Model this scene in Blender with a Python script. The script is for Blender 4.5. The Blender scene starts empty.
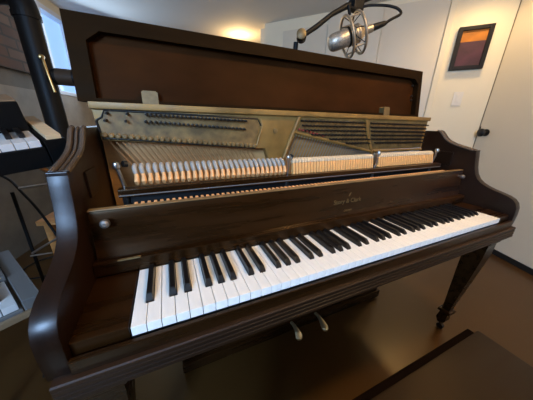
import bpy, bmesh, math, random
from mathutils import Vector, Matrix
random.seed(7)
SC = bpy.context.scene
COL = SC.collection
Z0 = 0.70                       # key tops stand 0.70 m above the floor; shapes below are measured from the key tops
PI = math.pi

# ------------------------------------------------------------------ materials
def mat(name, c, rough=0.5, metal=0.0, var=0.0, scale=(8, 8, 8), rvar=0.0, bump=0.0, emit=None, estr=0.0, c2=None, coat=0.0, detail=4.0, spec=0.5, tint=None):
    m = bpy.data.materials.new(name); m.use_nodes = True
    nt = m.node_tree; b = nt.nodes['Principled BSDF']
    b.inputs['Base Color'].default_value = (*c, 1)
    b.inputs['Roughness'].default_value = rough
    b.inputs['Metallic'].default_value = metal
    b.inputs['Specular IOR Level'].default_value = spec
    if tint: b.inputs['Specular Tint'].default_value = (*tint, 1)
    if coat: b.inputs['Coat Weight'].default_value = coat; b.inputs['Coat Roughness'].default_value = 0.15
    if emit:
        b.inputs['Emission Color'].default_value = (*emit, 1); b.inputs['Emission Strength'].default_value = estr
    if var or rvar or bump or c2:
        tc = nt.nodes.new('ShaderNodeTexCoord'); mp = nt.nodes.new('ShaderNodeMapping')
        mp.inputs['Scale'].default_value = scale
        nz = nt.nodes.new('ShaderNodeTexNoise'); nz.inputs['Detail'].default_value = detail; nz.inputs['Scale'].default_value = 1.0
        nt.links.new(tc.outputs['Object'], mp.inputs['Vector']); nt.links.new(mp.outputs['Vector'], nz.inputs['Vector'])
        if var or c2:
            r = nt.nodes.new('ShaderNodeValToRGB')
            lo = tuple(max(0, v*(1-var)) for v in c); hi = c2 if c2 else tuple(min(1, v*(1+var)) for v in c)
            r.color_ramp.elements[0].position = 0.32; r.color_ramp.elements[1].position = 0.70
            r.color_ramp.elements[0].color = (*lo, 1); r.color_ramp.elements[1].color = (*hi, 1)
            nt.links.new(nz.outputs['Fac'], r.inputs['Fac']); nt.links.new(r.outputs['Color'], b.inputs['Base Color'])
        if rvar:
            mr = nt.nodes.new('ShaderNodeMapRange')
            mr.inputs['From Min'].default_value = 0.3; mr.inputs['From Max'].default_value = 0.7
            mr.inputs['To Min'].default_value = rough - rvar; mr.inputs['To Max'].default_value = rough + rvar
            nt.links.new(nz.outputs['Fac'], mr.inputs['Value']); nt.links.new(mr.outputs['Result'], b.inputs['Roughness'])
        if bump:
            bp = nt.nodes.new('ShaderNodeBump'); bp.inputs['Strength'].default_value = bump; bp.inputs['Distance'].default_value = 0.004
            nt.links.new(nz.outputs['Fac'], bp.inputs['Height']); nt.links.new(bp.outputs['Normal'], b.inputs['Normal'])
    return m

M = {}
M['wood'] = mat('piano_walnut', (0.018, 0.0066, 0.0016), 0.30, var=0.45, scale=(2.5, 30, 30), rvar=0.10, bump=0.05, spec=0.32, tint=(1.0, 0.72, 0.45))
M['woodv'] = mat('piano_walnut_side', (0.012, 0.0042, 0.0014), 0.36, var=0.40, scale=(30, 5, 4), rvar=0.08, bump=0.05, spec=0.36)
M['flute'] = mat('flute_wood_sheen', (0.085, 0.060, 0.042), 0.24, spec=0.9)  # colour lightened to carry the wall and window reflection on the flutes
M['mould'] = mat('moulding_wood', (0.021, 0.0085, 0.0028), 0.48, var=0.4, scale=(2.5, 30, 30), spec=0.3)
M['dull'] = mat('dull_nickel', (0.30, 0.275, 0.25), 0.45, metal=0.9)
M['lidwood'] = mat('lid_walnut', (0.014, 0.0066, 0.0022), 0.58, var=0.25, scale=(2, 20, 25), rvar=0.08, spec=0.05, tint=(1.0, 0.75, 0.5))
M['lidpanel'] = mat('lid_panel_walnut', (0.030, 0.0105, 0.0030), 0.5, var=0.30, scale=(4, 6, 9), rvar=0.08, spec=0.05, tint=(1.0, 0.75, 0.5))
M['black'] = mat('black_satin', (0.006, 0.006, 0.006), 0.45)
M['ebony'] = mat('ebony_key', (0.007, 0.006, 0.006), 0.28)
M['ivory'] = mat('ivory_key', (0.90, 0.87, 0.80), 0.30, var=0.05, scale=(60, 15, 60))
M['keywood'] = mat('key_wood', (0.42, 0.27, 0.13), 0.6)
M['plate'] = mat('gold_iron_plate', (0.25, 0.142, 0.036), 0.5, metal=0.2, var=0.28, scale=(14, 14, 14), rvar=0.1)
M['platedark'] = mat('pin_field', (0.18, 0.108, 0.034), 0.55, metal=0.15, var=0.4, scale=(40, 40, 40))
M['sound'] = mat('soundboard_spruce', (0.50, 0.27, 0.10), 0.5, var=0.3, scale=(3, 30, 30))
M['copper'] = mat('copper_wound_string', (0.42, 0.20, 0.07), 0.45, metal=0.35)
M['steel'] = mat('steel_string', (0.45, 0.43, 0.40), 0.3, metal=1.0)
M['pin'] = mat('blued_pin', (0.045, 0.04, 0.035), 0.4, metal=0.8)
M['felt'] = mat('grey_white_felt', (0.36, 0.325, 0.28), 0.95)
M['litfelt'] = mat('warm_lit_felt', (0.62, 0.50, 0.33), 0.9)  # felt of the upper hammers, warm light on it put into the colour
M['hamwood'] = mat('maple_hammer', (0.80, 0.40, 0.15), 0.55)
M['hampale'] = mat('pale_hammer', (0.74, 0.40, 0.14), 0.6)
M['silver'] = mat('nickel', (0.55, 0.53, 0.50), 0.3, metal=1.0)
M['brass'] = mat('aged_brass', (0.55, 0.38, 0.16), 0.32, metal=1.0)
M['pedal'] = mat('pale_brass_pedal', (0.62, 0.54, 0.34), 0.3, metal=0.9)
M['hinge'] = mat('dull_gold_hinge', (0.17, 0.115, 0.045), 0.5, metal=0.3, var=0.2, scale=(60, 60, 60))
M['gilt'] = mat('gilt_lettering', (0.14, 0.088, 0.030), 0.55, metal=0.2)
M['white'] = mat('white_wall_paint', (0.74, 0.67, 0.50), 0.6, var=0.02, scale=(2, 2, 2))
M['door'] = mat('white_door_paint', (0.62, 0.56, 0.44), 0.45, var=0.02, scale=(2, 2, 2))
M['ceil'] = mat('ceiling_paint', (0.80, 0.77, 0.71), 0.8)
M['greyshade'] = mat('shaded_grey_plaster', (0.13, 0.115, 0.09), 0.8, var=0.15, scale=(9, 9, 9))  # same plaster darkened: dimmer light low on the wall put into colour
M['greymid'] = mat('lit_grey_plaster', (0.40, 0.36, 0.30), 0.8, var=0.10, scale=(9, 9, 9))  # same plaster lightened: brighter light at mid height put into colour
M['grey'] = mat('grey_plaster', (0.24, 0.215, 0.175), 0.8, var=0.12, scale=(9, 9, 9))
M['floor'] = mat('stained_concrete', (0.052, 0.0235, 0.0058), 0.30, var=0.10, scale=(1.6, 1.6, 1.6), c2=(0.066, 0.031, 0.0080), detail=1.5, spec=0.5, tint=(1.0, 0.85, 0.6))
M['blackp'] = mat('black_pipe', (0.007, 0.0065, 0.006), 0.5, spec=0.25)
M['mic'] = mat('champagne_nickel', (0.52, 0.44, 0.33), 0.38, metal=0.85)
M['micgrille'] = mat('mic_grille', (0.50, 0.43, 0.34), 0.45, metal=0.8, var=0.5, scale=(300, 300, 300))
M['rubber'] = mat('black_rubber', (0.005, 0.005, 0.005), 0.55, spec=0.2)
M['plastic'] = mat('switch_plastic', (0.70, 0.66, 0.57), 0.4)
M['tan'] = mat('blond_wood', (0.62, 0.44, 0.24), 0.5, var=0.12, scale=(4, 40, 40))
M['orange'] = mat('orange_pine', (0.66, 0.29, 0.085), 0.5, var=0.2, scale=(4, 30, 30))
M['greyplastic'] = mat('grey_keyboard_case', (0.14, 0.13, 0.12), 0.4)
M['synthblack'] = mat('black_keyboard_case', (0.003, 0.0027, 0.0026), 0.6, spec=0.10)
M['synthtop'] = mat('brown_lip_lit_top', (0.22, 0.14, 0.075), 0.45)  # brown of the lip; on the panel top it stands for warm light
M['plkey'] = mat('plastic_white_key', (0.62, 0.60, 0.57), 0.35)
M['frame'] = mat('picture_frame_black', (0.006, 0.005, 0.0045), 0.5, spec=0.2)
M['winframe'] = mat('white_window_frame', (0.75, 0.76, 0.78), 0.4)
M['sky'] = mat('daylit_pane', (0.3, 0.45, 0.7), 0.2, emit=(0.28, 0.52, 1.0), estr=0.80)
M['bulb'] = mat('lit_globe', (1, 0.9, 0.7), 0.4, emit=(1.0, 0.72, 0.40), estr=30.0)
M['bench'] = mat('bench_dark_wood', (0.0065, 0.0028, 0.0011), 0.42, var=0.3, scale=(3, 25, 25), rvar=0.08, spec=0.32, tint=(1.0, 0.72, 0.45))
M['benchdark'] = mat('bench_frame_wood', (0.004, 0.0016, 0.0007), 0.7, spec=0.03)
M['purple'] = mat('canvas_purple', (0.055, 0.014, 0.027), 0.7, var=0.35, scale=(9, 9, 14))
M['amber'] = mat('canvas_amber', (0.36, 0.125, 0.006), 0.7, var=0.25, scale=(9, 9, 14))

def brick_mat():
    m = bpy.data.materials.new('red_brick'); m.use_nodes = True
    nt = m.node_tree; b = nt.nodes['Principled BSDF']; b.inputs['Roughness'].default_value = 0.85
    tc = nt.nodes.new('ShaderNodeTexCoord'); sx = nt.nodes.new('ShaderNodeSeparateXYZ'); cx = nt.nodes.new('ShaderNodeCombineXYZ')
    nt.links.new(tc.outputs['Object'], sx.inputs[0])
    nt.links.new(sx.outputs['Y'], cx.inputs['X']); nt.links.new(sx.outputs['Z'], cx.inputs['Y'])
    br = nt.nodes.new('ShaderNodeTexBrick')
    br.inputs['Color1'].default_value = (0.13, 0.062, 0.036, 1); br.inputs['Color2'].default_value = (0.26, 0.16, 0.10, 1)
    br.inputs['Mortar'].default_value = (0.10, 0.075, 0.05, 1); br.inputs['Scale'].default_value = 1.0
    br.inputs['Brick Width'].default_value = 0.22; br.inputs['Row Height'].default_value = 0.075; br.inputs['Mortar Size'].default_value = 0.008
    nt.links.new(cx.outputs[0], br.inputs['Vector']); nt.links.new(br.outputs['Color'], b.inputs['Base Color'])
    bp = nt.nodes.new('ShaderNodeBump'); bp.inputs['Strength'].default_value = 0.5; bp.inputs['Distance'].default_value = 0.01
    bp.invert = True
    nt.links.new(br.outputs['Fac'], bp.inputs['Height']); nt.links.new(bp.outputs['Normal'], b.inputs['Normal'])
    return m
M['brick'] = brick_mat()
M['fitglint'] = mat('brown_highlight', (0.06, 0.04, 0.025), 0.4)

# ------------------------------------------------------------------ mesh helpers
def V(*a): return Vector(a)
class MB:
    def __init__(s): s.bm = bmesh.new(); s.mi = 0
    def _f(s, vs):
        try:
            f = s.bm.faces.new(vs); f.material_index = s.mi; return f
        except ValueError: return None
    def box(s, x0, x1, y0, y1, z0, z1, T=None, bev=0.0):
        pts = [(x, y, z) for z in (z0, z1) for y in (y0, y1) for x in (x0, x1)]
        t = bmesh.new()
        vs = [t.verts.new(p) for p in pts]
        for q in ((0,2,3,1),(4,5,7,6),(0,1,5,4),(2,6,7,3),(0,4,6,2),(1,3,7,5)): t.faces.new([vs[i] for i in q])
        if bev: bmesh.ops.bevel(t, geom=t.edges[:], offset=bev, segments=2, affect='EDGES', profile=0.6)
        s._merge(t, T); return s
    def _merge(s, t, T=None):
        mp = {}
        for v in t.verts:
            mp[v] = s.bm.verts.new(T @ v.co if T else v.co)
        for f in t.faces: s._f([mp[v] for v in f.verts])
        t.free()
    def prism(s, poly, x0, x1, axis='x', bev=0.0):
        """polygon of (a,b) pairs extruded along an axis: x -> (y,z), y -> (x,z), z -> (x,y)"""
        def P(a, b, c): return {'x': (c, a, b), 'y': (a, c, b), 'z': (a, b, c)}[axis]
        t = bmesh.new()
        A = [t.verts.new(P(a, b, x0)) for a, b in poly]; B = [t.verts.new(P(a, b, x1)) for a, b in poly]
        t.faces.new(A); t.faces.new(B[::-1])
        n = len(poly)
        for i in range(n): t.faces.new([A[i], B[i], B[(i+1) % n], A[(i+1) % n]])
        bmesh.ops.recalc_face_normals(t, faces=t.faces[:])
        if bev:
            es = [e for e in t.edges if (e.calc_face_angle(0) > 0.6)]
            bmesh.ops.bevel(t, geom=es, offset=bev, segments=2, affect='EDGES', profile=0.6)
        s._merge(t); return s
    def tube(s, pts, r, n=8, closed=False, caps=True):
        pts = [Vector(p) for p in pts]; N = len(pts); rs = r if isinstance(r, (list, tuple)) else [r]*N
        rings = []; up = None
        for i, p in enumerate(pts):
            a = pts[(i-1) % N] if (closed or i > 0) else p; b = pts[(i+1) % N] if (closed or i < N-1) else p
            d = (b-a).normalized()
            if up is None:
                up = Vector((0, 0, 1)) if abs(d.z) < 0.9 else Vector((1, 0, 0))
            u = (up - d*up.dot(d)).normalized(); w = d.cross(u); up = u
            rings.append([s.bm.verts.new(p + (u*math.cos(2*PI*k/n) + w*math.sin(2*PI*k/n))*rs[i]) for k in range(n)])
        for i in range(N if closed else N-1):
            A, B = rings[i], rings[(i+1) % N]
            for k in range(n): s._f([A[k], A[(k+1) % n], B[(k+1) % n], B[k]])
        if caps and not closed: s._f(rings[0][::-1]); s._f(rings[-1])
        return s
    def lathe(s, prof, o=(0,0,0), axis=(0,0,1), n=20):
        """prof: list of (radius, height along axis)"""
        ax = Vector(axis).normalized(); u = ax.orthogonal().normalized(); w = ax.cross(u); o = Vector(o)
        rings = []
        for r, h in prof:
            rings.append([s.bm.verts.new(o + ax*h + (u*math.cos(2*PI*k/n) + w*math.sin(2*PI*k/n))*max(r, 1e-4)) for k in range(n)])
        for A, B in zip(rings, rings[1:]):
            for k in range(n): s._f([A[k], A[(k+1) % n], B[(k+1) % n], B[k]])
        s._f(rings[0][::-1]); s._f(rings[-1]); return s
    def build(s, name, mats, parent=None, smooth=False, sub=False, origin=None):
        bm = s.bm
        bmesh.ops.recalc_face_normals(bm, faces=bm.faces[:])
        me = bpy.data.meshes.new(name)
        off = Vector((0, 0, Z0))
        if parent is None:
            if origin is None:
                xs = [v.co for v in bm.verts]
                lo = Vector((min(c.x for c in xs), min(c.y for c in xs), min(c.z for c in xs))); hi = Vector((max(c.x for c in xs), max(c.y for c in xs), 0))
                origin = Vector(((lo.x+hi.x)/2, (lo.y+hi.y)/2, lo.z))
            origin = Vector(origin)
            for v in bm.verts: v.co -= origin
            loc = origin + off
        elif sub:                                   # a sub-part shares its part's frame
            po = Vector(parent.get('_o', (0, 0, 0)))
            for v in bm.verts: v.co -= po
            loc = Vector((0, 0, 0))
        else:
            xs = [v.co for v in bm.verts]
            c = Vector(origin) if origin is not None else sum(xs, Vector())/len(xs)
            for v in bm.verts: v.co -= c
            loc = c + off - ROOT[parent.name]
        bm.to_mesh(me); bm.free()
        if smooth:
            for p in me.polygons: p.use_smooth = True
            try: me.set_sharp_from_angle(angle=math.radians(38))
            except Exception: pass
        for m in (mats if isinstance(mats, (list, tuple)) else [mats]): me.materials.append(M[m])
        o = bpy.data.objects.new(name, me); COL.objects.link(o); o.location = loc
        if parent is not None:
            o.parent = parent
            if not sub: CEN[o.name] = c
        else: pass
        return o
ROOT = {}; CEN = {}
def sub_of(mb, name, mats, part, smooth=False):
    """link a sub-part: coordinates stay in the fitted frame, the part's own centre is taken off"""
    c = CEN[part.name]
    bm = mb.bm
    bmesh.ops.recalc_face_normals(bm, faces=bm.faces[:])
    for v in bm.verts: v.co -= c
    me = bpy.data.meshes.new(name); bm.to_mesh(me); bm.free()
    if smooth:
        for p in me.polygons: p.use_smooth = True
        try: me.set_sharp_from_angle(angle=math.radians(38))
        except Exception: pass
    for m in (mats if isinstance(mats, (list, tuple)) else [mats]): me.materials.append(M[m])
    o = bpy.data.objects.new(name, me); COL.objects.link(o); o.parent = part
    return o
def thing(name, label, cat, base, group=None):
    """an Empty at the thing's base; base in the fitted frame"""
    o = bpy.data.objects.new(name, None); o.empty_display_size = 0.05; COL.objects.link(o)
    o.location = Vector(base) + V(0, 0, Z0); ROOT[o.name] = o.location.copy()
    o['label'] = label; o['category'] = cat
    if group: o['group'] = group
    return o
def tag(o, label, cat, group=None):
    o['label'] = label; o['category'] = cat
    if group: o['group'] = group
    return o
def struct(o): o['kind'] = 'structure'; return o
def copy_part(o, centre, parent):
    c = o.copy(); COL.objects.link(c); c.parent = parent
    c.location = Vector(centre) + V(0, 0, Z0) - ROOT[parent.name]
    return c

# ------------------------------------------------------------------ the piano
FL = -Z0
piano = thing('upright_piano', 'old dark walnut upright piano with its lid open, hammers and gold plate exposed', 'piano', (0.6125, 0.30, FL))
P_ = piano
XL, XR = -0.115, 1.340          # outer faces of the arms
ARM = 0.032
arm_prof = [(0.175,0.226),(0.1705,0.205),(0.167,0.184),(0.1615,0.158),(0.153,0.134),(0.140,0.114),(0.124,0.101),(0.103,0.091),(0.080,0.083),
            (0.055,0.077),(0.030,0.070),(0.012,0.061),(0.0,0.048),(-0.007,0.030),(-0.009,0.004),(-0.0085,-0.024),(-0.006,-0.050),
            (0.545,-0.050),(0.545,0.305),(0.350,0.305),(0.338,0.301),(0.328,0.290),(0.313,0.273),(0.292,0.258),(0.266,0.248),(0.240,0.241),(0.210,0.234)]
for x0, x1 in ((XL, XL+ARM), (XR-ARM, XR)):
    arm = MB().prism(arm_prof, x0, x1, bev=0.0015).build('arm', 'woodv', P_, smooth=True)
    # fluted moulding that runs down the concave top of the arm
    path = [(0.352,0.3065),(0.338,0.3025),(0.327,0.2915),(0.312,0.2745),(0.292,0.2600),(0.266,0.2500),(0.240,0.2430),(0.214,0.2370),(0.186,0.2305)]
    mb = MB()
    for fx, r in ((0.14, 0.0056), (0.5, 0.0030), (0.86, 0.0056)):
        xx = x0 + (x1-x0)*fx
        mb.tube([(xx, y, z-0.001) for y, z in path], r, 8)
    sub_of(mb, 'fluted_moulding', 'flute', arm, True)
    # little shelf block between the flutes and the front face
    sub_of(MB().box(x0, x1, 0.1745, 0.192, 0.2255, 0.2325, bev=0.0015), 'arm_cap', 'woodv', arm)
    # scroll block inside the arm, under the flutes
    xi0, xi1 = (x1-0.002, x1+0.004) if x0 < 0 else (x0-0.004, x0+0.002)
    mb = MB().box(xi0, xi1, 0.255, 0.330, 0.155, 0.215, bev=0.002)
    sub_of(mb, 'inner_block', 'woodv', arm)
# keybed, its fluted front moulding, key slip and cheek blocks
MB().box(-0.105, 1.330, -0.008, 0.40, -0.088, -0.0505).build('keybed', 'wood', P_)
mb = MB()
pr = [(-0.006,-0.046),(-0.020,-0.047)]
for k in range(4):
    zc = -0.0525 - 0.0105*k
    pr += [(-0.0225, zc+0.0035), (-0.0225, zc-0.0035), (-0.0185, zc-0.0052)]
pr += [(-0.016,-0.0945),(-0.006,-0.0945)]
mb.prism(pr, -0.107, 1.328)
mb.prism([(a, b) for a, b in [(-0.012,-0.096),(0.06,-0.096),(0.06,-0.104),(-0.004,-0.104)]], -0.095, 1.320)
mb.build('keybed_moulding', 'mould', P_)
MB().box(-0.083, 1.308, -0.0125, -0.0035, -0.0462, -0.0195, bev=0.0016).build('key_slip', 'wood', P_)
for x0, x1 in ((-0.0828, -0.003), (1.2285, 1.3078)):
    MB().box(x0, x1, 0.004, 0.176, -0.0502, 0.0, bev=0.002).build('cheek_block', 'wood', P_)
# white and black keys
KP = 0.02356; NW = 52; GAP = 0.0006
names = 'ABCDEFG'
black_off = {'C': -0.0022, 'D': 0.0022, 'F': -0.0032, 'G': 0.0, 'A': 0.0032}
def nm(i): return names[i % 7]
blacks = [(i, (i+1)*KP + black_off[nm(i)]) for i in range(NW-1) if nm(i) in black_off]
bset = dict(blacks); BH = 0.0076
cache = {}
for i in range(NW):
    L = i > 0 and nm(i-1) in black_off; R = nm(i) in black_off and i < NW-1
    sig = (nm(i), L, R)
    cx = (i+0.5)*KP
    if sig not in cache:
        x0, x1 = -KP/2+GAP, KP/2-GAP
        xl = (bset[i-1]-cx+BH) if L else x0; xr = (bset[i]-cx-BH) if R else x1
        poly = [(x0,0.0),(x1,0.0)]
        poly += ([(x1,0.0495),(xr,0.0495),(xr,0.163)] if R else [(x1,0.163)])
        poly += ([(xl,0.163),(xl,0.0495),(x0,0.0495)] if L else [(x0,0.163)])
        mb = MB(); mb.prism(poly, -0.0185, 0.0, 'z', bev=0.0007)
        o = mb.build('white_key', 'ivory', P_, origin=(0, 0, 0)); o.location = V(cx, 0, Z0) - ROOT[P_.name]
        cache[sig] = o
    else:
        copy_part(cache[sig], (cx, 0, 0), P_)
bk = None
for i, bx in blacks:
    if bk is None:
        t = bmesh.new(); mb = MB()
        sec = [(0.051, 0.0065, -0.012), (0.051, 0.0064, 0.002), (0.0545, 0.0056, 0.0095), (0.060, 0.0050, 0.0118), (0.160, 0.0048, 0.0125)]
        lo = [mb.bm.verts.new(p) for p in ((-0.0066,0.051,-0.012),(0.0066,0.051,-0.012),(0.0066,0.160,-0.012),(-0.0066,0.160,-0.012))]
        md = [mb.bm.verts.new(p) for p in ((-0.0066,0.051,0.003),(0.0066,0.051,0.003),(0.0066,0.160,0.003),(-0.0066,0.160,0.003))]
        hi = [mb.bm.verts.new(p) for p in ((-0.0048,0.060,0.0122),(0.0048,0.060,0.0122),(0.0048,0.160,0.0126),(-0.0048,0.160,0.0126))]
        mb._f(lo[::-1]); mb._f(hi)
        for A, B in ((lo, md), (md, hi)):
            for k in range(4): mb._f([A[k], A[(k+1)%4], B[(k+1)%4], B[k]])
        bmesh.ops.recalc_face_normals(mb.bm, faces=mb.bm.faces[:])
        bmesh.ops.bevel(mb.bm, geom=mb.bm.edges[:], offset=0.0011, segments=2, affect='EDGES')
        bk = mb.build('black_key', 'ebony', P_, True, origin=(0, 0, 0)); bk.location = V(bx, 0, Z0) - ROOT[P_.name]
    else:
        copy_part(bk, (bx, 0, 0), P_)
MB().box(-0.002, 1.227, 0.004, 0.20, -0.0500, -0.0190).build('key_frame', 'black', P_)
# fallboard: rail over the key ends, then the tall slightly hollow board with maker's lettering
MB().box(-0.0825, 1.3075, 0.1625, 0.205, 0.0035, 0.034, bev=0.002).build('fallboard_rail', 'wood', P_)
fb = MB().prism([(0.181,0.034),(0.1865,0.050),(0.1915,0.075),(0.1945,0.105),(0.1955,0.134),(0.1975,0.1405),(0.2020,0.1425),(0.2095,0.1425),(0.2120,0.139),(0.2120,0.034)],
                -0.077, 1.302).build('fallboard', 'wood', P_, smooth=True)
mb = MB(); mb.box(-0.0775, 1.3025, 0.1950, 0.2125, 0.1425, 0.1445, bev=0.0008); sub_of(mb, 'top_edge_glint', 'tan', fb)
M['edgeglint'] = mat('wood_edge_glint', (0.22, 0.135, 0.055), 0.35, var=0.35, scale=(9, 40, 40))  # warm light glinting along the board's top edge, put into the colour
fb.children[0].data.materials[0] = M['edgeglint']
for kx in (-0.047, 1.272):
    MB().lathe([(0.004,0.0),(0.004,0.008),(0.008,0.010),(0.0098,0.016),(0.0085,0.022),(0.004,0.0255)], (kx, 0.1955, 0.119), (0,-1,0), 16).build('fallboard_knob', 'dull', P_, smooth=True)
mb = MB(); mb.box(-0.037, 0.008, 0.1605, 0.167, 0.0335, 0.0365, bev=0.001); mb.build('hinge_strip', 'hinge', P_)
# lettering
def text_mesh(txt, size, ox, oz, y, name, part):
    cu = bpy.data.curves.new(name, 'FONT'); cu.body = txt; cu.size = size; cu.align_x = 'CENTER'; cu.extrude = 0.0006
    to = bpy.data.objects.new(name, cu); COL.objects.link(to)
    bpy.context.view_layer.update()
    me = bpy.data.meshes.new_from_object(to.evaluated_get(bpy.context.evaluated_depsgraph_get()))
    COL.objects.unlink(to); bpy.data.objects.remove(to)
    for v in me.vertices:
        x, yy, z = v.co; v.co = V(ox + x, y - z, oz + yy) - CEN[part.name]
    me.materials.clear(); me.materials.append(M['gilt'])
    o = bpy.data.objects.new(name, me); COL.objects.link(o); o.parent = part
text_mesh('Story & Clark', 0.0215, 0.632, 0.0745, 0.1908, 'maker_lettering', fb)
text_mesh('CHICAGO', 0.0075, 0.632, 0.047, 0.1854, 'town_lettering', fb)
mb = MB(); mb.prism([(0.636,0.0955),(0.641,0.0985),(0.6455,0.110),(0.6400,0.1065),(0.6365,0.1015)], 0.1928, 0.1945, 'y'); sub_of(mb, 'gilt_emblem', 'gilt', fb)

# --- action, strings and iron plate
MB().box(-0.081, 1.306, 0.500, 0.545, -0.049, 0.300).build('back_panel', 'wood', P_)
MB().box(-0.078, 1.303, 0.452, 0.470, -0.049, 0.330).build('soundboard', 'sound', P_)
YP = 0.40
pl = MB()
top_poly = [(-0.079,0.366),(1.306,0.366),(1.306,0.205),(0.995,0.205),(0.950,0.205),(0.538,0.281),(0.487,0.195),(0.430,0.195),(0.415,0.238),(0.374,0.239),(-0.070,0.272)]
pl.prism([(x, z) for x, z in top_poly], YP+0.006, YP+0.034, 'y', bev=0.002)
pl.box(-0.0795, 1.3065, YP-0.006, YP+0.050, 0.3505, 0.3675, bev=0.0025)      # raised rim along the top
plate = pl.build('iron_plate', 'plate', P_, smooth=True)
def rib(pts, r, mt='plate', name='plate_rib', part=None):
    sub_of(MB().tube([(x, YP+0.004, z) for x, z in pts], r, 8), name, mt, part or plate, True)
# bass pin field: darker sunk panel, raised border with scalloped lower edge
mb = MB(); mb.prism([(-0.052,0.346),(0.380,0.335),(0.392,0.316),(0.372,0.248),(-0.064,0.286),(-0.068,0.322)], YP+0.003, YP+0.008, 'y'); sub_of(mb, 'pin_field', 'platedark', plate)
rib([(-0.072,0.322),(-0.058,0.330),(-0.050,0.348),(0.384,0.338),(0.397,0.316)], 0.0030, 'pin', 'field_edge')
rib([(-0.072,0.322),(-0.068,0.292)], 0.0030, 'pin', 'field_edge')
sc = MB()
for k in range(29):
    x = -0.060 + 0.0155*k; z = 0.285 - 0.0375*k/28
    sc.lathe([(0.0072,0.0),(0.0072,0.007),(0.0045,0.0095)], (x, YP+0.008, z), (0,-1,0), 12)
sub_of(sc, 'scalloped_bridge', 'platedark', plate, True)
rib([(-0.066,0.2775),(0.376,0.2405)], 0.0028, 'pin', 'field_edge')
# struts and the treble pressure bar
rib([(0.549,0.350),(0.520,0.280),(0.490,0.200)], 0.0075, name='plate_strut')
rib([(0.879,0.350),(0.905,0.285),(0.950,0.203)], 0.0075, name='plate_strut')
mb = MB(); mb.prism([(0.566,0.344),(0.868,0.342),(0.893,0.285),(0.925,0.226),(0.542,0.293)], YP+0.003, YP+0.007, 'y')
mb.prism([(0.893,0.342),(1.282,0.336),(1.290,0.226),(0.950,0.226),(0.915,0.285)], YP+0.003, YP+0.007, 'y'); sub_of(mb, 'pin_field', 'platedark', plate)
rib([(0.527,0.296),(0.60,0.281),(0.935,0.213)], 0.0065, name='pressure_bar')
rib([(0.955,0.213),(1.300,0.213)], 0.0065, name='pressure_bar')
mb = MB().lathe([(0.009,0.0),(0.009,0.004),(0.0055,0.0045)], (0.454, YP+0.0065, 0.299), (0,-1,0), 16); sub_of(mb, 'plate_bolt', 'platedark', plate, True)
rib([(0.395,0.338),(0.402,0.315),(0.380,0.245)], 0.004)
# red and green felt bits by the left end of the treble bar
M['redfelt'] = mat('red_felt', (0.25, 0.03, 0.02), 0.9)
mb = MB()
for k in range(8): mb.box(0.546+0.016*k, 0.553+0.016*k, YP-0.006, YP+0.004, 0.302-0.0033*k, 0.308-0.0033*k)
o = sub_of(mb, 'red_felt', 'felt', plate); o.data.materials[0] = M['redfelt']
# casting mark of the plate's left corner
# tuning pins
pin0 = None
pins = []
for k in range(28):                                       # bass, two rows
    f = k/27
    pins.append((-0.044 + (0.046*k if k < 3 else 0.092 + (k-2)*0.0116), 0.3415 - 0.0105*f))
for k in range(26):
    f = k/25
    pins.append((-0.050 + (0.047*k if k < 3 else 0.094 + (k-2)*0.0126), 0.3235 - 0.0185*f))
tre = []
for r in range(6):
    for k in range(44):
        x = 0.560 + 0.0168*k + 0.0055*(r % 3); z = 0.336 - 0.0165*r - 0.006*(x-0.56)
        lim = 0.2955 - (x-0.53)*0.20 if x < 0.905 else 0.232
        sx = 0.879 + (0.346-z)*0.5
        if abs(x - sx) < 0.016 or x < 0.549 - (0.35-z)*0.3 + 0.012 or z < lim + 0.006 or x > 1.285: continue
        tre.append((x, z))
random.shuffle(tre)
tre.sort(key=lambda p: p[0])
def pin_mesh(mb, x, z):
    mb.lathe([(0.0042,0.0),(0.0042,0.006),(0.0031,0.0065),(0.0031,0.020),(0.0024,0.0215)], (x, YP+0.004, z), (0, -0.98, -0.10), 8)
pins_all = pins + tre
near = pins_all[:100]; far = pins_all[100:]
for x, z in near:
    if pin0 is None:
        mb = MB(); pin_mesh(mb, x, z); pin0 = mb.build('tuning_pin', 'pin', P_, smooth=True, origin=(x, YP, z))
    else: copy_part(pin0, (x, YP, z), P_)
mb = MB()
for x, z in far: pin_mesh(mb, x, z)
o = mb.build('tuning_pin', 'pin', P_, smooth=True); o['kind'] = 'stuff'
# strings: bass pairs slope down to the right, treble nearly upright
def string(x0, z0, x1, z1, r, mt, y0=0.418, y1=0.425, yt=None):
    mb = MB(); mb.tube([(x0, y0, z0), (x1, y1, z1)], r, 6); return mb.build('string', mt, P_, smooth=True)
for k in range(28):
    x = -0.056 + 0.0155*k; z = 0.268 - 0.0355*k/27
    dx = 0.17
    string(x, z, x+dx, z-0.28, 0.0024 - 0.0009*k/27, 'copper', 0.424, 0.434)
for k in range(60):
    x = 0.545 + 0.01265*k
    z = (0.289 - (x-0.53)*0.20) if x < 0.935 else 0.209
    string(x, z+0.012, x-0.07, z-0.20, 0.0014, 'steel', 0.402, 0.425)
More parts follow.
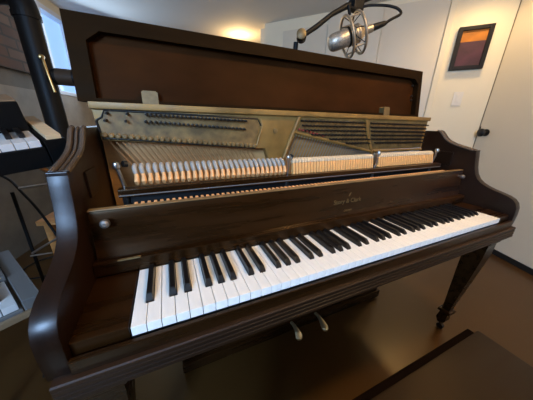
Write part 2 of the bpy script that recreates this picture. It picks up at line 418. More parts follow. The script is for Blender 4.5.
# hammers: 28 bass, 31 tenor, 29 treble
hm = {}
def hammer(kind, x, z):
    if kind not in hm:
        mb = MB()
        if kind == 'bass':
            w = 0.0052
            mb.mi = 1; mb.tube([(0,0.012,-0.0245),(0,0.004,-0.0225),(0,-0.002,-0.015),(0.0006,0.001,-0.006),(0.0,0.004,0.001)], [0.0035,0.0062,0.0066,0.0050,0.0046], 10)
            mb.mi = 0; mb.tube([(-0.0006,0.0045,0.0014),(-0.0018,0.0065,0.007),(-0.0028,0.012,0.0145),(-0.0028,0.026,0.0190),(-0.0028,0.040,0.016)], [0.0047,0.0052,0.0060,0.0060,0.0030], 10)
        else:
            mb.mi = 1; mb.prism([(-0.002,-0.034),(0.012,-0.036),(0.016,-0.002),(0.004,0.004)], -0.0044, 0.0044, bev=0.0012)
            mb.mi = 0; mb.prism([(0.004,0.0045),(0.016,-0.001),(0.030,0.010),(0.034,0.016),(0.016,0.018),(0.006,0.013)], -0.0050, 0.0050, bev=0.0015)
        hm[kind] = mb.build('hammer', ['felt', 'hamwood'] if kind == 'bass' else ['litfelt', 'hampale'], P_, True, origin=(0, 0, 0))
        hm[kind].location = V(x, 0.285, z+Z0) - ROOT[P_.name]
    else: copy_part(hm[kind], (x, 0.285, z), P_)
for k in range(28): hammer('bass', 0.012 + 0.0156*k, 0.1965 - 0.003*k/27)
for k in range(31): hammer('tenor', 0.470 + 0.01195*k, 0.1985)
for k in range(29): hammer('treble', 0.868 + 0.01225*k, 0.201)
# hammer rest rail, action rail below and the row of small backchecks
MB().box(-0.030, 1.245, 0.262, 0.290, 0.146, 0.166, bev=0.002).build('hammer_rail', 'wood', P_)
MB().box(-0.030, 1.245, 0.2615, 0.2640, 0.150, 0.153).build('rail_felt', 'greyplastic', P_)
bc = None
for k in range(88):
    x = 0.008 + 0.0139*k
    if bc is None:
        mb = MB(); mb.box(-0.0036, 0.0036, -0.006, 0.006, -0.012, 0.010, bev=0.0012)
        bc = mb.build('backcheck', 'hamwood', P_, origin=(0, 0, 0)); bc.location = V(x, 0.232, 0.1310+Z0) - ROOT[P_.name]
    else: copy_part(bc, (x, 0.232, 0.1310), P_)
MB().box(-0.030, 1.245, 0.222, 0.260, 0.096, 0.1275).build('action_rail', 'black', P_)
MB().box(-0.030, 1.245, 0.300, 0.345, 0.060, 0.150).build('damper_rail', 'black', P_)
for k, x in enumerate((-0.019, 0.4495, 0.853, 1.228)):
    mb = MB(); mb.tube([(x,0.300,0.075),(x,0.293,0.170),(x-0.003,0.285,0.200),(x-0.006,0.284,0.2155)], [0.0050,0.0050,0.0045,0.0045], 10)
    b = mb.build('action_bracket', 'silver', P_, smooth=True)
    mb = MB().lathe([(0.003,-0.009),(0.0075,-0.006),(0.009,0.0),(0.0075,0.006),(0.003,0.009)], (x-0.006,0.281,0.222), (0,0,1), 14)
    sub_of(mb, 'bracket_screw', 'silver', b, True)
    mb = MB().tube([(x+0.006,0.290,0.224),(x+0.014,0.296,0.222)], 0.0075, 10); sub_of(mb, 'rail_button', 'black', b, True)
# lid: hinged at the back, standing up, shallow box with framed recess and cut corners
LX0, LX1, LB, LT = -0.122, 1.345, 0.372, 0.592
def lid_y(z): return 0.487 + (z-0.38)*0.14
lid = None
bm = MB()
outer = [(LX0,LB),(LX1,LB),(LX1,LT),(LX0,LT)]
ix0, ix1, it = -0.078, 1.318, 0.553
inner = [(ix0,LB+0.010),(ix1,LB+0.010),(ix1,it-0.022),(ix1-0.030,it),(ix0+0.034,it),(ix0,it-0.026)]
def LP(x, z, d=0.0): return V(x, lid_y(z)+d, z)
b = bm.bm
Of = [b.verts.new(LP(x, z)) for x, z in outer]; Ob = [b.verts.new(LP(x, z, 0.050)) for x, z in outer]
If = [b.verts.new(LP(x, z)) for x, z in inner]; Ib = [b.verts.new(LP(x, z, 0.030)) for x, z in inner]
for q in ([Of[0],Of[1],If[1],If[0]], [Of[1],Of[2],If[3],If[2],If[1]], [Of[2],Of[3],If[4],If[3]], [Of[3],Of[0],If[0],If[5],If[4]]): bm._f(q)
for i in range(6): bm._f([If[i], If[(i+1)%6], Ib[(i+1)%6], Ib[i]])
for i in range(4): bm._f([Of[i], Of[(i+1)%4], Ob[(i+1)%4], Ob[i]])
bm._f(Ob); bm._f(Ib)
lid = bm.build('lid', 'lidwood', P_)
mb = MB(); b = mb.bm
f0 = [b.verts.new(LP(x, z, 0.0265)) for x, z in inner]; f1 = [b.verts.new(LP(x, z, 0.0295)) for x, z in inner]
mb._f(f0); mb._f(f1)
for i in range(6): mb._f([f0[i], f0[(i+1)%6], f1[(i+1)%6], f1[i]])
sub_of(mb, 'recessed_panel', 'lidpanel', lid)
for x0, x1, z1 in ((0.038, 0.083, 0.410), (1.078, 1.118, 0.411)):
    mb = MB(); b = mb.bm
    f0 = [b.verts.new(LP(x, z, -0.003)) for x, z in ((x0,0.368),(x1,0.368),(x1,z1-0.004),(x1-0.005,z1),(x0+0.005,z1),(x0,z1-0.004))]
    f1 = [b.verts.new(v.co + V(0, 0.028, 0)) for v in f0]
    mb._f(f0); mb._f(f1)
    for i in range(6): mb._f([f0[i], f0[(i+1)%6], f1[(i+1)%6], f1[i]])
    sub_of(mb, 'hinge', 'hinge', lid)
for z in (0.455, 0.475, 0.525):
    sub_of(MB().lathe([(0.004,0),(0.006,0.004),(0.003,0.008)], LP(ix1-0.012, z, 0.024), (-0.3,-1,0), 10), 'lid_stud', 'pin', lid, True)
# back lid shelf behind the plate
MB().box(-0.077, 1.302, 0.4705, 0.500, 0.3065, 0.352).build('back_beam', 'lidwood', P_)
# lower case under the keybed
MB().box(0.052, 1.186, 0.385, 0.405, -0.64, -0.089).build('lower_panel', 'wood', P_)
MB().box(0.043, 1.196, 0.372, 0.470, FL+0.012, -0.640, bev=0.003).build('bottom_rail', 'wood', P_)
for x0, x1 in ((0.043, 0.072), (1.167, 1.196)):
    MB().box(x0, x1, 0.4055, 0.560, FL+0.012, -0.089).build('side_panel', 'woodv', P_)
for x in (0.08, 1.16):
    MB().lathe([(0.012,0),(0.012,0.013)], (x, 0.44, FL), (0,0,1), 12).build('caster', 'black', P_)
# pedals
for x, yt in ((0.565, 0.300), (0.712, 0.290)):
    mb = MB()
    t = bmesh.new()
    prof = [(0.375,0.0055,-0.628),(0.350,0.0060,-0.622),(0.325,0.0085,-0.625),(0.305,0.0125,-0.634),(yt,0.0145,-0.641),(yt-0.010,0.0105,-0.645),(yt-0.014,0.004,-0.647)]
    rings = []
    for y, w, z in prof:
        rings.append([mb.bm.verts.new((x+sx*w*1.25, y, z+sz)) for sx, sz in ((-1,-0.004),(1,-0.004),(1,0.003),(0.5,0.0055),(-0.5,0.0055),(-1,0.003))])
    for A, B in zip(rings, rings[1:]):
        for k in range(6): mb._f([A[k], A[(k+1)%6], B[(k+1)%6], B[k]])
    mb._f(rings[0]); mb._f(rings[-1]); t.free()
    mb.build('pedal', 'pedal', P_, smooth=True)
# front legs: square and tapering, ring, foot and caster
def leg(xt, yt, x, y):
    mb = MB()
    def sq(z, h):
        f = (z+0.1045)/(-0.66+0.1045); cx = xt+(x-xt)*f; cy = yt+(y-yt)*f
        return [mb.bm.verts.new((cx+sx*h, cy+sy*h, z)) for sx, sy in ((-1,-1),(1,-1),(1,1),(-1,1))]
    sec = [(-0.1045,0.038),(-0.125,0.039),(-0.135,0.033),(-0.20,0.035),(-0.30,0.030),(-0.52,0.0175),(-0.560,0.0165),(-0.563,0.027),(-0.578,0.027),(-0.582,0.017),(-0.63,0.021),(-0.645,0.016),(-0.660,0.012)]
    rs = [sq(z, h) for z, h in sec]
    mb._f(rs[0][::-1]); mb._f(rs[-1])
    for A, B in zip(rs, rs[1:]):
        for k in range(4): mb._f([A[k], A[(k+1)%4], B[(k+1)%4], B[k]])
    l = mb.build('leg', 'wood', P_)
    mb = MB().lathe([(0.0155,-0.008),(0.0155,0.008)], (x, y-0.004, FL+0.0160), (1,0,0), 16)
    mb.tube([(x, y, -0.658), (x, y-0.002, FL+0.024)], 0.007, 8)
    sub_of(mb, 'caster', 'pin', l, True)
leg(1.288, 0.040, 1.326, 0.092); leg(-0.063, 0.040, -0.101, 0.092)
# corner bracket at the right end of the keybed
for x in (1.318, -0.093):
    MB().prism([(0.0,-0.1045),(0.055,-0.1045),(0.050,-0.120),(0.020,-0.126),(0.004,-0.114)], x-0.016, x+0.010).build('corner_bracket', 'wood', P_)

# ------------------------------------------------------------------ bench
bench = thing('piano_bench', 'low dark brown wooden bench with a flat top in front of the piano', 'bench', (0.50, -0.31, FL))
BT = -0.228
MB().box(0.06, 0.856, -0.49, -0.156, BT-0.020, BT, bev=0.005).build('bench_top', 'bench', bench, smooth=True)
MB().box(0.054, 0.862, -0.496, -0.134, BT-0.085, BT-0.0205, bev=0.003).build('apron', 'benchdark', bench)
for x in (0.10, 0.79):
    for y in (-0.452, -0.205):
        MB().prism([(x,FL),(x+0.030,FL),(x+0.034,BT-0.0855),(x-0.002,BT-0.0855)], y, y+0.032, 'y').build('leg', 'bench', bench)

# ------------------------------------------------------------------ room shell
def wall(name, P0, d, s0, s1, z0, z1, thick, m, side=1):
    """vertical slab from the line P0+d*s; its thickness goes away from the room"""
    d = V(d[0], d[1], 0).normalized(); n = V(d.y, -d.x, 0)*side
    mb = MB(); P0 = V(P0[0], P0[1], 0)
    q = [P0+d*s0, P0+d*s1, P0+d*s1-n*thick, P0+d*s0-n*thick]
    mb.prism([(v.x, v.y) for v in q], z0, z1, 'z'); return mb
CE = 1.405
o = MB().box(-3.2, 4.2, -3.0, 5.2, FL-0.10, FL).build('floor', 'floor'); struct(o)
o = MB().box(-3.2, 4.2, -3.0, 5.2, CE, CE+0.1).build('ceiling', 'ceil'); struct(o)
PC = (2.715, 0.804); WD = (-0.6455, 0.7637)
o = wall('w', PC, WD, 0.0, 2.205, FL, CE, 0.12, 'white', -1).build('wall_right', 'white'); struct(o)
wn = V(-0.7637, -0.6455, 0)            # into the room
def on_wall(s, z, d=0.0): return V(PC[0]+WD[0]*s, PC[1]+WD[1]*s, z) + wn*d
def wall_box(mb, s0, s1, z0, z1, d0, d1, bev=0.0):
    T = Matrix(((WD[0], wn.x, 0, PC[0]), (WD[1], wn.y, 0, PC[1]), (0, 0, 1, 0), (0, 0, 0, 1)))
    mb.box(s0, s1, d0, d1, z0, z1, T, bev); return mb
# closet doors on the painting wall, with the casing beside the painting
for i, (s0, s1, zt, d) in enumerate(((0.452, 0.950, 1.362, 0.012), (0.955, 1.462, 1.372, 0.034), (1.468, 1.968, 1.300, 0.012))):
    mb = wall_box(MB(), s0, s1, FL+0.012, zt, 0.001, d, 0.002)
    o = mb.build('door_%d' % (i+2), 'door'); struct(o)
o = wall_box(MB(), 0.400, 0.446, FL, CE, 0.001, 0.022, 0.004).build('trim_1', 'white'); struct(o)
# the plain white door at the far right, standing at an angle, dark sweep at its foot
DD = V(-0.334, -0.9426, 0); dn = V(-0.9426, 0.334, 0)
def door_box(mb, s0, s1, z0, z1, d0, d1, bev=0.0):
    T = Matrix(((DD.x, dn.x, 0, PC[0]), (DD.y, dn.y, 0, PC[1]), (0, 0, 1, 0), (0, 0, 0, 1)))
    mb.box(s0, s1, d0, d1, z0, z1, T, bev); return mb
o = door_box(MB(), 0.0085, 0.90, FL+0.045, 1.36, -0.035, 0.0, 0.002).build('door_1', 'door'); struct(o)
d1 = o
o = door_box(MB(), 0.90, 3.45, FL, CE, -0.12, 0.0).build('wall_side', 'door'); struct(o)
o = door_box(MB(), -0.012, 0.0065, FL, CE, -0.10, -0.008).build('trim_2', 'grey'); struct(o)
o = door_box(MB(), 0.012, 3.45, FL, FL+0.044, -0.030, 0.006, 0.002).build('baseboard_right', 'black'); struct(o)
o = door_box(MB(), -0.05, 0.91, 1.362, CE, -0.10, 0.0).build('trim_3', 'white'); struct(o)
kp = V(PC[0], PC[1], 0) + DD*0.078 + V(0, 0, 0.284)
mb = MB().lathe([(0.030,0.001),(0.030,0.007),(0.013,0.010),(0.011,0.030),(0.026,0.034),(0.034,0.045),(0.034,0.055),(0.025,0.064),(0.006,0.067)], kp, dn, 20)
knob = mb.build('door_knob', 'black', None, True); tag(knob, 'round black door knob on the plain white door at the far right', 'door knob')
kp2 = V(PC[0], PC[1], 0.300) + DD*0.012
o = door_box(MB(), 0.0125, 0.0185, 0.255, 0.335, 0.0005, 0.004).build('latch_plate', 'black'); tag(o, 'small dark latch plate at the white door edge beside the knob', 'latch plate')
# left wall with window, brick on the near part
LP0 = (-0.80, 3.0); LD = (0.2095, 0.9778)
def lw(s0, s1, z0, z1, name, m, thick=0.12, off=0.0):
    d = V(*LD, 0); n = V(LD[1], -LD[0], 0)
    p = V(*LP0, 0) + n*off
    return wall('w', (p.x, p.y), LD, s0, s1, z0, z1, thick, m, 1).build(name, m)
struct(lw(-5.9, 2.3, FL, 0.12, 'wall_left', 'greyshade'))
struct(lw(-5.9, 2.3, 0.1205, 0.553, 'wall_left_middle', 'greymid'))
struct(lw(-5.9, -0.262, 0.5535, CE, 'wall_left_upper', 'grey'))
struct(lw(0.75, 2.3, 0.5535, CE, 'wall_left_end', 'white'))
struct(lw(-0.2615, 0.7495, 1.330, CE, 'wall_left_head', 'white'))
struct(lw(-2.5, -0.42, 0.675, CE, 'wall_brick', 'brick', 0.03, 0.035))
mb = MB(); n = V(LD[1], -LD[0], 0); d = V(*LD, 0)
T = Matrix(((d.x, n.x, 0, LP0[0]), (d.y, n.y, 0, LP0[1]), (0, 0, 1, 0), (0, 0, 0, 1)))
for s0, s1, z0, z1 in ((-0.261, -0.205, 0.5545, 1.329), (0.70, 0.749, 0.5545, 1.329), (-0.205, 0.70, 0.5545, 0.592), (-0.205, 0.70, 1.285, 1.329), (0.20, 0.235, 0.592, 1.285)):
    mb.box(s0, s1, -0.09, 0.006, z0, z1, T, 0.003)
w1 = mb.build('window_1', 'winframe'); struct(w1)
mb = MB(); mb.box(-0.204, 0.699, -0.075, -0.070, 0.593, 1.284, T)
pn = mb.build('window_pane', 'sky'); struct(pn)
# far wall, return of the painting wall, and the walls behind the viewer
struct(MB().box(-1.2, 4.2, 4.9, 5.0, FL, CE).build('wall_back', 'white'))
E_ = on_wall(2.205, 0)
struct(wall('w', (E_.x, E_.y), (0.7637, 0.6455), 0.121, 2.0, FL, CE, 0.12, 'white', 1).build('wall_return', 'white'))
WY = -1.90
WX0, WX1, WZ0, WZ1 = -1.30, -0.50, 0.52, 1.30
struct(MB().box(-3.1, WX0-0.0005, WY-0.1, WY, FL, CE).build('wall_front', 'grey'))
struct(MB().box(WX1+0.0005, 2.6, WY-0.1, WY, FL, CE).build('wall_front_right', 'grey'))
struct(MB().box(WX0, WX1, WY-0.1, WY, FL, WZ0-0.0005).build('wall_front_sill', 'grey'))
struct(MB().box(WX0, WX1, WY-0.1, WY, WZ1+0.0005, CE).build('wall_front_head', 'grey'))
mb = MB()
for x0, x1, z0, z1 in ((WX0,WX0+0.05,WZ0,WZ1),(WX1-0.05,WX1,WZ0,WZ1),(WX0+0.05,WX1-0.05,WZ0,WZ0+0.04),(WX0+0.05,WX1-0.05,WZ1-0.04,WZ1)): mb.box(x0, x1, WY-0.08, WY+0.004, z0, z1, None, 0.003)
struct(mb.build('window_2', 'winframe'))
struct(MB().box(WX0+0.051, WX1-0.051, WY-0.070, WY-0.065, WZ0+0.041, WZ1-0.041).build('window_pane', 'sky'))

# ------------------------------------------------------------------ things on the right wall
pt = thing('framed_painting', 'small framed painting, amber band over dark purple, on the white wall', 'painting', on_wall(0.228, 0.801))
mb = MB()
s0, s1, z0, z1 = 0.113, 0.345, 0.801, 1.119
for a, b, c, e in ((s0, s0+0.030, z0, z1), (s1-0.030, s1, z0, z1), (s0+0.030, s1-0.030, z0, z0+0.028), (s0+0.030, s1-0.030, z1-0.028, z1)): wall_box(mb, a, b, c, e, 0.002, 0.034, 0.002)
mb.build('picture_frame', 'frame', pt)
mb = MB(); zm = 1.010
cv = wall_box(MB(), s0+0.030, s1-0.030, z0+0.028, zm, 0.006, 0.018).build('purple_field', 'purple', pt); cv['label'] = 'dark purple lower field'
cv = wall_box(MB(), s0+0.030, s1-0.030, zm, z1-0.028, 0.006, 0.018).build('amber_band', 'amber', pt); cv['label'] = 'amber upper band'
sw = thing('light_switch', 'small cream light switch plate on the wall below the painting', 'light switch', on_wall(0.220, 0.509))
wall_box(MB(), 0.185, 0.255, 0.510, 0.627, 0.001, 0.007, 0.002).build('wall_plate', 'plastic', sw)
wall_box(MB(), 0.207, 0.233, 0.540, 0.598, 0.0072, 0.0125, 0.0015).build('rocker', 'plastic', sw)

# ------------------------------------------------------------------ microphone on its boom
ms = thing('microphone_stand', 'black boom stand rising behind the open piano lid', 'microphone stand', (0.648, 0.660, FL))
pv = V(0.648, 0.625, 0.664)
MB().lathe([(0.14,0),(0.14,0.012),(0.12,0.022),(0.02,0.03)], (0.648,0.72,FL), (0,0,1), 28).build('base', 'rubber', ms)
MB().tube([(0.648,0.72,FL+0.028),(0.648,0.645,0.50),(pv.x-0.003,pv.y,pv.z-0.012)], [0.012,0.011,0.010], 12).build('pole', 'rubber', ms, smooth=True)
MB().tube([(pv.x+0.012,0.618,0.668),(0.735,0.612,0.718),(0.80,0.606,0.768),(0.868,0.598,0.806),(0.935,0.592,0.835),(1.06,0.58,0.885)], [0.0085,0.0105,0.0095,0.012,0.012,0.010], 12).build('boom_arm', 'rubber', ms, smooth=True)
o = MB().lathe([(0.010,0),(0.020,0.002),(0.020,0.020),(0.010,0.022)], (pv.x+0.014,pv.y-0.012,pv.z), (-0.5,-1,0.1), 20).build('pivot_joint', 'rubber', ms, smooth=True)
o = MB().lathe([(0.019,0.0),(0.0195,0.010),(0.012,0.014)], (pv.x-0.004,pv.y-0.040,pv.z+0.003), (-0.5,-1,0.1), 16).build('pivot_knob', 'hinge', ms, smooth=True)
MB().box(0.885, 0.940, 0.566, 0.608, 0.792, 0.838, None, 0.006).build('boom_clamp', 'rubber', ms)

mc = thing('studio_microphone', 'nickel studio microphone hung in a round cage above the piano lid', 'microphone', (0.88, 0.55, 0.615))
A0 = V(0.785, 0.585, 0.652); A1 = V(1.000, 0.485, 0.735)
ax = (A1-A0).normalized()
u = ax.orthogonal().normalized()
u = (V(0,0,1) - ax*ax.z).normalized(); w_ = ax.cross(u)
def mp(t, r, a): return A0 + ax*t + (u*math.cos(a) + w_*math.sin(a))*r
MB().lathe([(0.012,0.0),(0.026,0.004),(0.033,0.016),(0.0345,0.030),(0.0345,0.080),(0.033,0.084)], A0, ax, 28).build('grille', 'micgrille', mc, smooth=True)
MB().lathe([(0.036,0.0845),(0.036,0.088),(0.0345,0.090),(0.0345,0.122),(0.0365,0.124),(0.0365,0.130),(0.030,0.136),(0.020,0.150),(0.0165,0.152),(0.0155,0.188),(0.013,0.190)], A0, ax, 28).build('body', 'mic', mc, smooth=True)
MB().lathe([(0.0375,0.083),(0.0375,0.090)], A0, ax, 28).build('grille_band', 'rubber', mc)
MB().lathe([(0.0385,0.104),(0.0385,0.113)], A0, ax, 28).build('body_band', 'rubber', mc)
MB().lathe([(0.0135,0.190),(0.0125,0.215),(0.010,0.238),(0.006,0.250)], A0, ax, 16).build('cable_connector', 'rubber', mc, smooth=True)
RR = 0.076
for t in (0.082, 0.132):
    MB().tube([mp(t, RR, 2*PI*k/40) for k in range(40)], 0.0056, 8, closed=True).build('cage_ring', 'mic', mc, smooth=True)
mb = MB()
for k in range(4):
    a = PI/4 + k*PI/2
    mb.tube([mp(0.082, RR, a), mp(0.132, RR, a)], 0.0035, 8)
mb.build('cage_bars', 'mic', mc, smooth=True)
MB().tube([mp(0.107, 0.0405, 2*PI*k/32) for k in range(32)], 0.0030, 8, closed=True).build('inner_ring', 'mic', mc, smooth=True)
for k in range(8):
    a = 2*PI*k/8
    MB().tube([mp(0.082, RR, a), mp(0.107, 0.041, a+PI/8), mp(0.132, RR, a+PI/4)], 0.0018, 6).build('elastic_cord', 'rubber', mc)
MB().tube([mp(0.107, RR-0.001, 0.0), mp(0.107, RR+0.03, 0.0), V(0.912, 0.572, 0.790)], 0.006, 8).build('mount_arm', 'rubber', mc, smooth=True)
# cable from the connector looping back up to the boom
e = A0 + ax*0.245
pts = [e, e+ax*0.022+V(0,0,0.006), V(1.052,0.470,0.768), V(1.046,0.482,0.788), V(1.018,0.500,0.799), V(0.99,0.530,0.808), V(0.955,0.556,0.810), V(0.925,0.575,0.805), V(0.88,0.590,0.800)]
def smooth_path(p, n=6):
    out = []
    for i in range(len(p)-1):
        a, b_, c, d_ = p[max(i-1,0)], p[i], p[i+1], p[min(i+2,len(p)-1)]
        for k in range(n):
            t = k/n
            out.append(0.5*((2*b_)+(c-a)*t+(2*a-5*b_+4*c-d_)*t*t+(3*b_-a-3*c+d_)*t**3))
    return out+[p[-1]]
tag(MB().tube(smooth_path(pts), 0.0055, 8).build('microphone_cable', 'rubber', None, True), 'black cable looping from the microphone back to its boom', 'cable')

# ------------------------------------------------------------------ left side: pipe, fitting, keyboards, stand, cables
pp = thing('black_pipe', 'thick black pipe with an elbow running down beside the window', 'pipe', (-0.62, 1.72, FL))
PX, PY = -0.690, 2.02
R_ = 0.073
pts = [V(-0.885,2.105,1.118), V(-0.84,2.085,1.118), V(-0.775,2.058,1.117), V(-0.725,2.035,1.102), V(-0.700,2.024,1.068), V(PX,PY,1.02), V(PX,PY,0.985)]
MB().tube(smooth_path(pts, 5), R_, 24).build('elbow', 'blackp', pp, smooth=True)
MB().tube([V(PX,PY,0.98), V(PX,PY,FL+0.002)], R_-0.004, 24).build('pipe_run', 'blackp', pp, smooth=True)
MB().lathe([(R_+0.005,0),(R_+0.005,0.030)], (PX,PY,0.965), (0,0,1), 24).build('collar', 'blackp', pp)
ft = thing('pipe_fitting', 'short black cylinder with a brass bracket, held against the black pipe', 'pipe fitting', (-0.58,1.93,0.50))
MB().tube([V(-0.615,1.955,0.612), V(-0.600,1.950,0.612), V(-0.47,1.925,0.608), V(-0.455,1.922,0.608)], [0.040,0.055,0.055,0.050], 20).build('cylinder', 'blackp', ft, smooth=True)
MB().tube([V(-0.578,1.945,0.611), V(-0.478,1.926,0.608)], 0.0562, 20, caps=False).build('centre_highlight', 'fitglint', ft, smooth=True)  # brown streak: a highlight on the black cylinder, built as coloured skin
MB().tube(smooth_path([V(-0.640,1.925,0.720), V(-0.628,1.895,0.715), V(-0.622,1.885,0.66), V(-0.615,1.880,0.60), V(-0.605,1.880,0.50)]), 0.009, 10).build('brass_bracket', 'brass', ft, smooth=True)
MB().lathe([(0.006,-0.014),(0.015,-0.010),(0.018,0.0),(0.015,0.010),(0.006,0.014)], (-0.634,1.905,0.722), (0.4,-1,0), 16).build('brass_knob', 'brass', ft, smooth=True)

def frame3(az, roll, pitch):
    a = math.radians(az)
    X = V(math.sin(a)*math.cos(math.radians(roll)), math.cos(a)*math.cos(math.radians(roll)), math.sin(math.radians(roll)))
    Yh = V(-math.cos(a), math.sin(a), 0); Y = Yh*math.cos(math.radians(pitch)) + V(0,0,math.sin(math.radians(pitch)))
    Y = (Y - X*Y.dot(X)).normalized(); Z = X.cross(Y)
    return X, Y, Z
def local(o, X, Y, Z):
    return Matrix(((X.x,Y.x,Z.x,o.x),(X.y,Y.y,Z.y,o.y),(X.z,Y.z,Z.z,o.z),(0,0,0,1)))
def keyboard(name, label, org, X, Y, Z, n, case, kl, group, th=0.068):
    """org: right front top corner of the key row; keys run to -X; Y towards the back"""
    T = local(org, X, Y, Z)
    lo = T @ V(-n*KP/2, 0.12, -0.07)
    kb = thing(name, label, 'keyboard', lo, group)
    L = -n*KP-0.004
    MB().box(L-0.03, 0.004, -0.006, 0.30, -th, -0.017, T, 0.002).build('case', case, kb)
    for i in range(n):
        MB().box(-(i+1)*KP+0.0006, -i*KP-0.0006, 0.0, kl, -0.0165, 0.0, T, 0.001).build('white_key', 'plkey', kb)
    for i in range(n-1):
        if 'EDCBAGF'[i % 7] in 'EDBAG' :
            MB().box(-(i+1)*KP-0.0058, -(i+1)*KP+0.0058, kl-0.088, kl, 0.0005, 0.011, T, 0.001).build('black_key', 'ebony', kb)
    return kb, T, L
X, Y, Z = frame3(63, 7, 8)
kb, T, L = keyboard('synthesizer', 'black keyboard with a blond wood end cheek on the upper tier at left', V(-0.200, 0.412, 0.272), X, Y, Z, 24, 'synthblack', 0.135, 'keyboards at left')
MB().box(0.006, 0.048, -0.010, 0.305, -0.070, 0.0, T, 0.0015).build('end_cheek', 'synthblack', kb)
MB().box(0.012, 0.042, -0.009, 0.304, 0.0005, 0.012, T, 0.001).build('cheek_top', 'tan', kb)
MB().box(L-0.03, 0.004, 0.137, 0.30, -0.0165, 0.075, T, 0.003).build('control_panel', 'synthblack', kb)
MB().box(L-0.03, 0.003, 0.139, 0.298, 0.0755, 0.079, T, 0.001).build('panel_top_lit', 'synthtop', kb)  # brown sheet over the black panel: warm light on its top, as colour
X2, Y2, Z2 = frame3(57, 0, 0)
kb2, T2, L2 = keyboard('digital_keyboard', 'grey-cased keyboard on the lower tier at the left edge', V(-0.243, 0.214, -0.050), X2, Y2, Z2, 20, 'greyplastic', 0.120, 'keyboards at left', 0.034)
MB().box(0.006, 0.036, -0.010, 0.300, -0.034, 0.004, T2, 0.002).build('end_cheek', 'greyplastic', kb2)
MB().box(L2-0.03, 0.004, 0.122, 0.300, -0.0165, 0.012, T2, 0.002).build('control_panel', 'greyplastic', kb2)
MB().box(L2-0.03, 0.030, -0.020, -0.0105, -0.034, -0.020, T2, 0.002).build('front_lip', 'synthtop', kb2)
# two-tier stand
st = thing('keyboard_stand', 'black metal two-tier stand carrying the two keyboards at left', 'keyboard stand', T2 @ V(-0.30, 0.20, 0) + V(0,0,FL+0.05) - V(0,0,0))
def tb(pts, r, name, m='rubber', T=None): return MB().tube([(T @ V(*q)) if T else V(*q) for q in pts], r, 10).build(name, m, st, smooth=True)
def fl(v): return V(v.x, v.y, FL+0.001)
for sx in (-0.17, -0.42):
    a = T2 @ V(sx, 0.27, -0.050); b = T2 @ V(sx, 0.02, -0.050); up = T @ V(sx, 0.25, -0.083); uf = T @ V(sx, 0.03, -0.083)
    tb([b, a], 0.013, 'lower_arm'); tb([uf, up], 0.013, 'upper_arm')
    tb([fl(T2 @ V(sx, 0.36, 0)), T2 @ V(sx, 0.36, -0.050), up + Y*0.03], 0.014, 'upright'); tb([a, T2 @ V(sx, 0.36, -0.050)], 0.012, 'lower_bracket'); tb([up, up + Y*0.03], 0.012, 'upper_bracket')
    tb([fl(T2 @ V(sx, 0.02, 0))+V(0,0,0.014), fl(T2 @ V(sx, 0.60, 0))+V(0,0,0.014)], 0.013, 'foot')
tb([T2 @ V(-0.10, 0.36, -0.35), T2 @ V(-0.42, 0.36, -0.35)], 0.011, 'cross_bar')
# tripod of thin bright rods behind the arm
ct = thing('chrome_tripod', 'thin tripod stand with chrome rods behind the left piano arm', 'tripod stand', (-0.47, 0.76, FL))
MB().tube([V(-0.47,0.76,-0.45), V(-0.47,0.78,0.055)], 0.006, 8).build('pole', 'rubber', ct)
for k, (dx, dy) in enumerate(((0.16,-0.05),(-0.14,0.06),(-0.02,-0.17))):
    MB().tube([V(-0.47,0.76,-0.44), V(-0.47+dx,0.76+dy,FL+0.006)], 0.0055, 8).build('leg', 'rubber', ct)
MB().tube([V(-0.475,0.84,0.056), V(-0.36,0.815,0.072)], 0.005, 8).build('cross_rod', 'silver', ct)
MB().tube([V(-0.468,0.7575,-0.202), V(-0.43,0.75,-0.178), V(-0.36,0.736,-0.138)], 0.0045, 8).build('brace_rod', 'silver', ct)
MB().tube([V(-0.475,0.757,-0.212), V(-0.40,0.74,-0.205)], 0.0035, 8).build('lower_rod', 'silver', ct)
# pine stool behind the arm, one corner of its seat showing
bx = thing('wooden_stool', 'orange pine stool half hidden behind the left piano arm', 'stool', (-0.34, 1.02, FL))
T3 = Matrix.Translation(V(-0.496, 0.905, -0.12)) @ Matrix.Rotation(math.radians(-10), 4, 'Z')
MB().box(0, 0.25, 0, 0.30, -0.022, 0, T3, 0.002).build('seat', 'orange', bx)
for x in (0.015, 0.205):
    for y in (0.015, 0.255): MB().box(x, x+0.03, y, y+0.03, FL+0.12, -0.0225, T3, 0.002).build('leg', 'orange', bx)
# blond wood wedge under the upper keyboard
wdg = thing('wooden_bracket', 'small angled blond wood bracket hanging below the upper keyboard', 'bracket', (-0.30,0.62,0.10))
MB().tube([V(-0.325,0.700,0.205), V(-0.335,0.690,0.165), V(-0.285,0.680,0.125)], 0.008, 4).build('angle_piece', 'orange', wdg)
MB().tube([V(-0.330,0.700,0.180), V(-0.265,0.715,0.195)], 0.006, 6).build('tie_rod', 'silver', wdg)
# cables
def cable(pts, r, label, m='rubber'):
    return tag(MB().tube(smooth_path([V(*p) for p in pts]), r, 8).build('audio_cable', m, None, True), label, 'cable')
cable([(-0.62,1.00,0.10),(-0.56,0.97,0.065),(-0.50,0.90,0.02),(-0.44,0.85,-0.07),(-0.36,0.80,-0.30),(-0.30,0.80,-0.55),(-0.32,0.78,FL+0.005),(-0.36,0.66,FL+0.005)], 0.005, 'black cable sagging down behind the left arm of the piano')
cable([(-0.80+0.14*math.cos(t*PI/8), 1.52+0.14*math.sin(t*PI/8), FL+0.005+0.0006*t) for t in range(15)], 0.0045, 'thin cable lying in a loop on the floor at left')

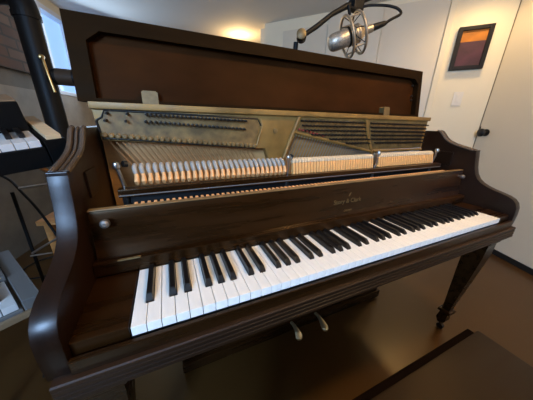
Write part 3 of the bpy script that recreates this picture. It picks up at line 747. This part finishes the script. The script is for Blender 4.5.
# ------------------------------------------------------------------ lights
def area(name, loc, target, size, energy, color, sy=None):
    l = bpy.data.lights.new(name, 'AREA'); l.energy = energy; l.color = color; l.size = size
    if sy: l.shape = 'RECTANGLE'; l.size_y = sy
    o = bpy.data.objects.new(name, l); COL.objects.link(o); o.location = V(*loc) + V(0,0,Z0)
    o.rotation_euler = (V(*target)-V(*loc)).to_track_quat('-Z', 'Y').to_euler(); return o
def point(name, loc, energy, color, r=0.05):
    l = bpy.data.lights.new(name, 'POINT'); l.energy = energy; l.color = color; l.shadow_soft_size = r
    o = bpy.data.objects.new(name, l); COL.objects.link(o); o.location = V(*loc) + V(0,0,Z0); return o
area('daylight_near_window', ((WX0+WX1)/2, WY+0.03, (WZ0+WZ1)/2), (0.25,0.1,0.0), 0.72, 92, (0.38,0.60,0.95), 0.68)
area('daylight_left_window', (-0.62,3.05,0.93), (0.6,1.0,0.3), 0.8, 9, (0.55,0.75,1.0), 0.65)
point('lamp_far', (1.13,2.95,1.27), 7, (1.0,0.66,0.30), 0.06)
l = bpy.data.lights.new('downlight', 'SPOT'); l.energy = 22; l.color = (1.0,0.67,0.31); l.spot_size = math.radians(165); l.spot_blend = 0.9; l.shadow_soft_size = 0.09
o = bpy.data.objects.new('downlight', l); COL.objects.link(o); o.location = V(2.37,0.76,1.38+Z0)
point('lamp_near', (1.10,-0.30,1.36), 38, (1.0,0.64,0.29), 0.08)
w = bpy.data.worlds.new('room_dark'); SC.world = w; w.use_nodes = True
w.node_tree.nodes['Background'].inputs[0].default_value = (0.5, 0.55, 0.65, 1); w.node_tree.nodes['Background'].inputs[1].default_value = 0.01

# ------------------------------------------------------------------ camera
cd = bpy.data.cameras.new('camera'); cam = bpy.data.objects.new('camera', cd); COL.objects.link(cam); SC.camera = cam
cd.sensor_fit = 'HORIZONTAL'; cd.sensor_width = 36.0; cd.lens = 218.497/533*36.0; cd.clip_start = 0.01
yaw, pitch, roll = (math.radians(v) for v in (24.2195, 19.4963, 1.30406))
fw = V(math.sin(yaw)*math.cos(pitch), math.cos(yaw)*math.cos(pitch), -math.sin(pitch))
r = V(math.cos(yaw), -math.sin(yaw), 0); u = r.cross(fw)
r2 = r*math.cos(roll) + u*math.sin(roll); u2 = -r*math.sin(roll) + u*math.cos(roll)
cam.matrix_world = Matrix(((r2.x,u2.x,-fw.x,0.09156),(r2.y,u2.y,-fw.y,-0.33593),(r2.z,u2.z,-fw.z,0.32606+Z0),(0,0,0,1)))
SC.view_settings.view_transform = 'Standard'; SC.view_settings.look = 'None'
SC.view_settings.exposure = 0.25; SC.view_settings.gamma = 1.0; SC.view_settings.use_curve_mapping = False
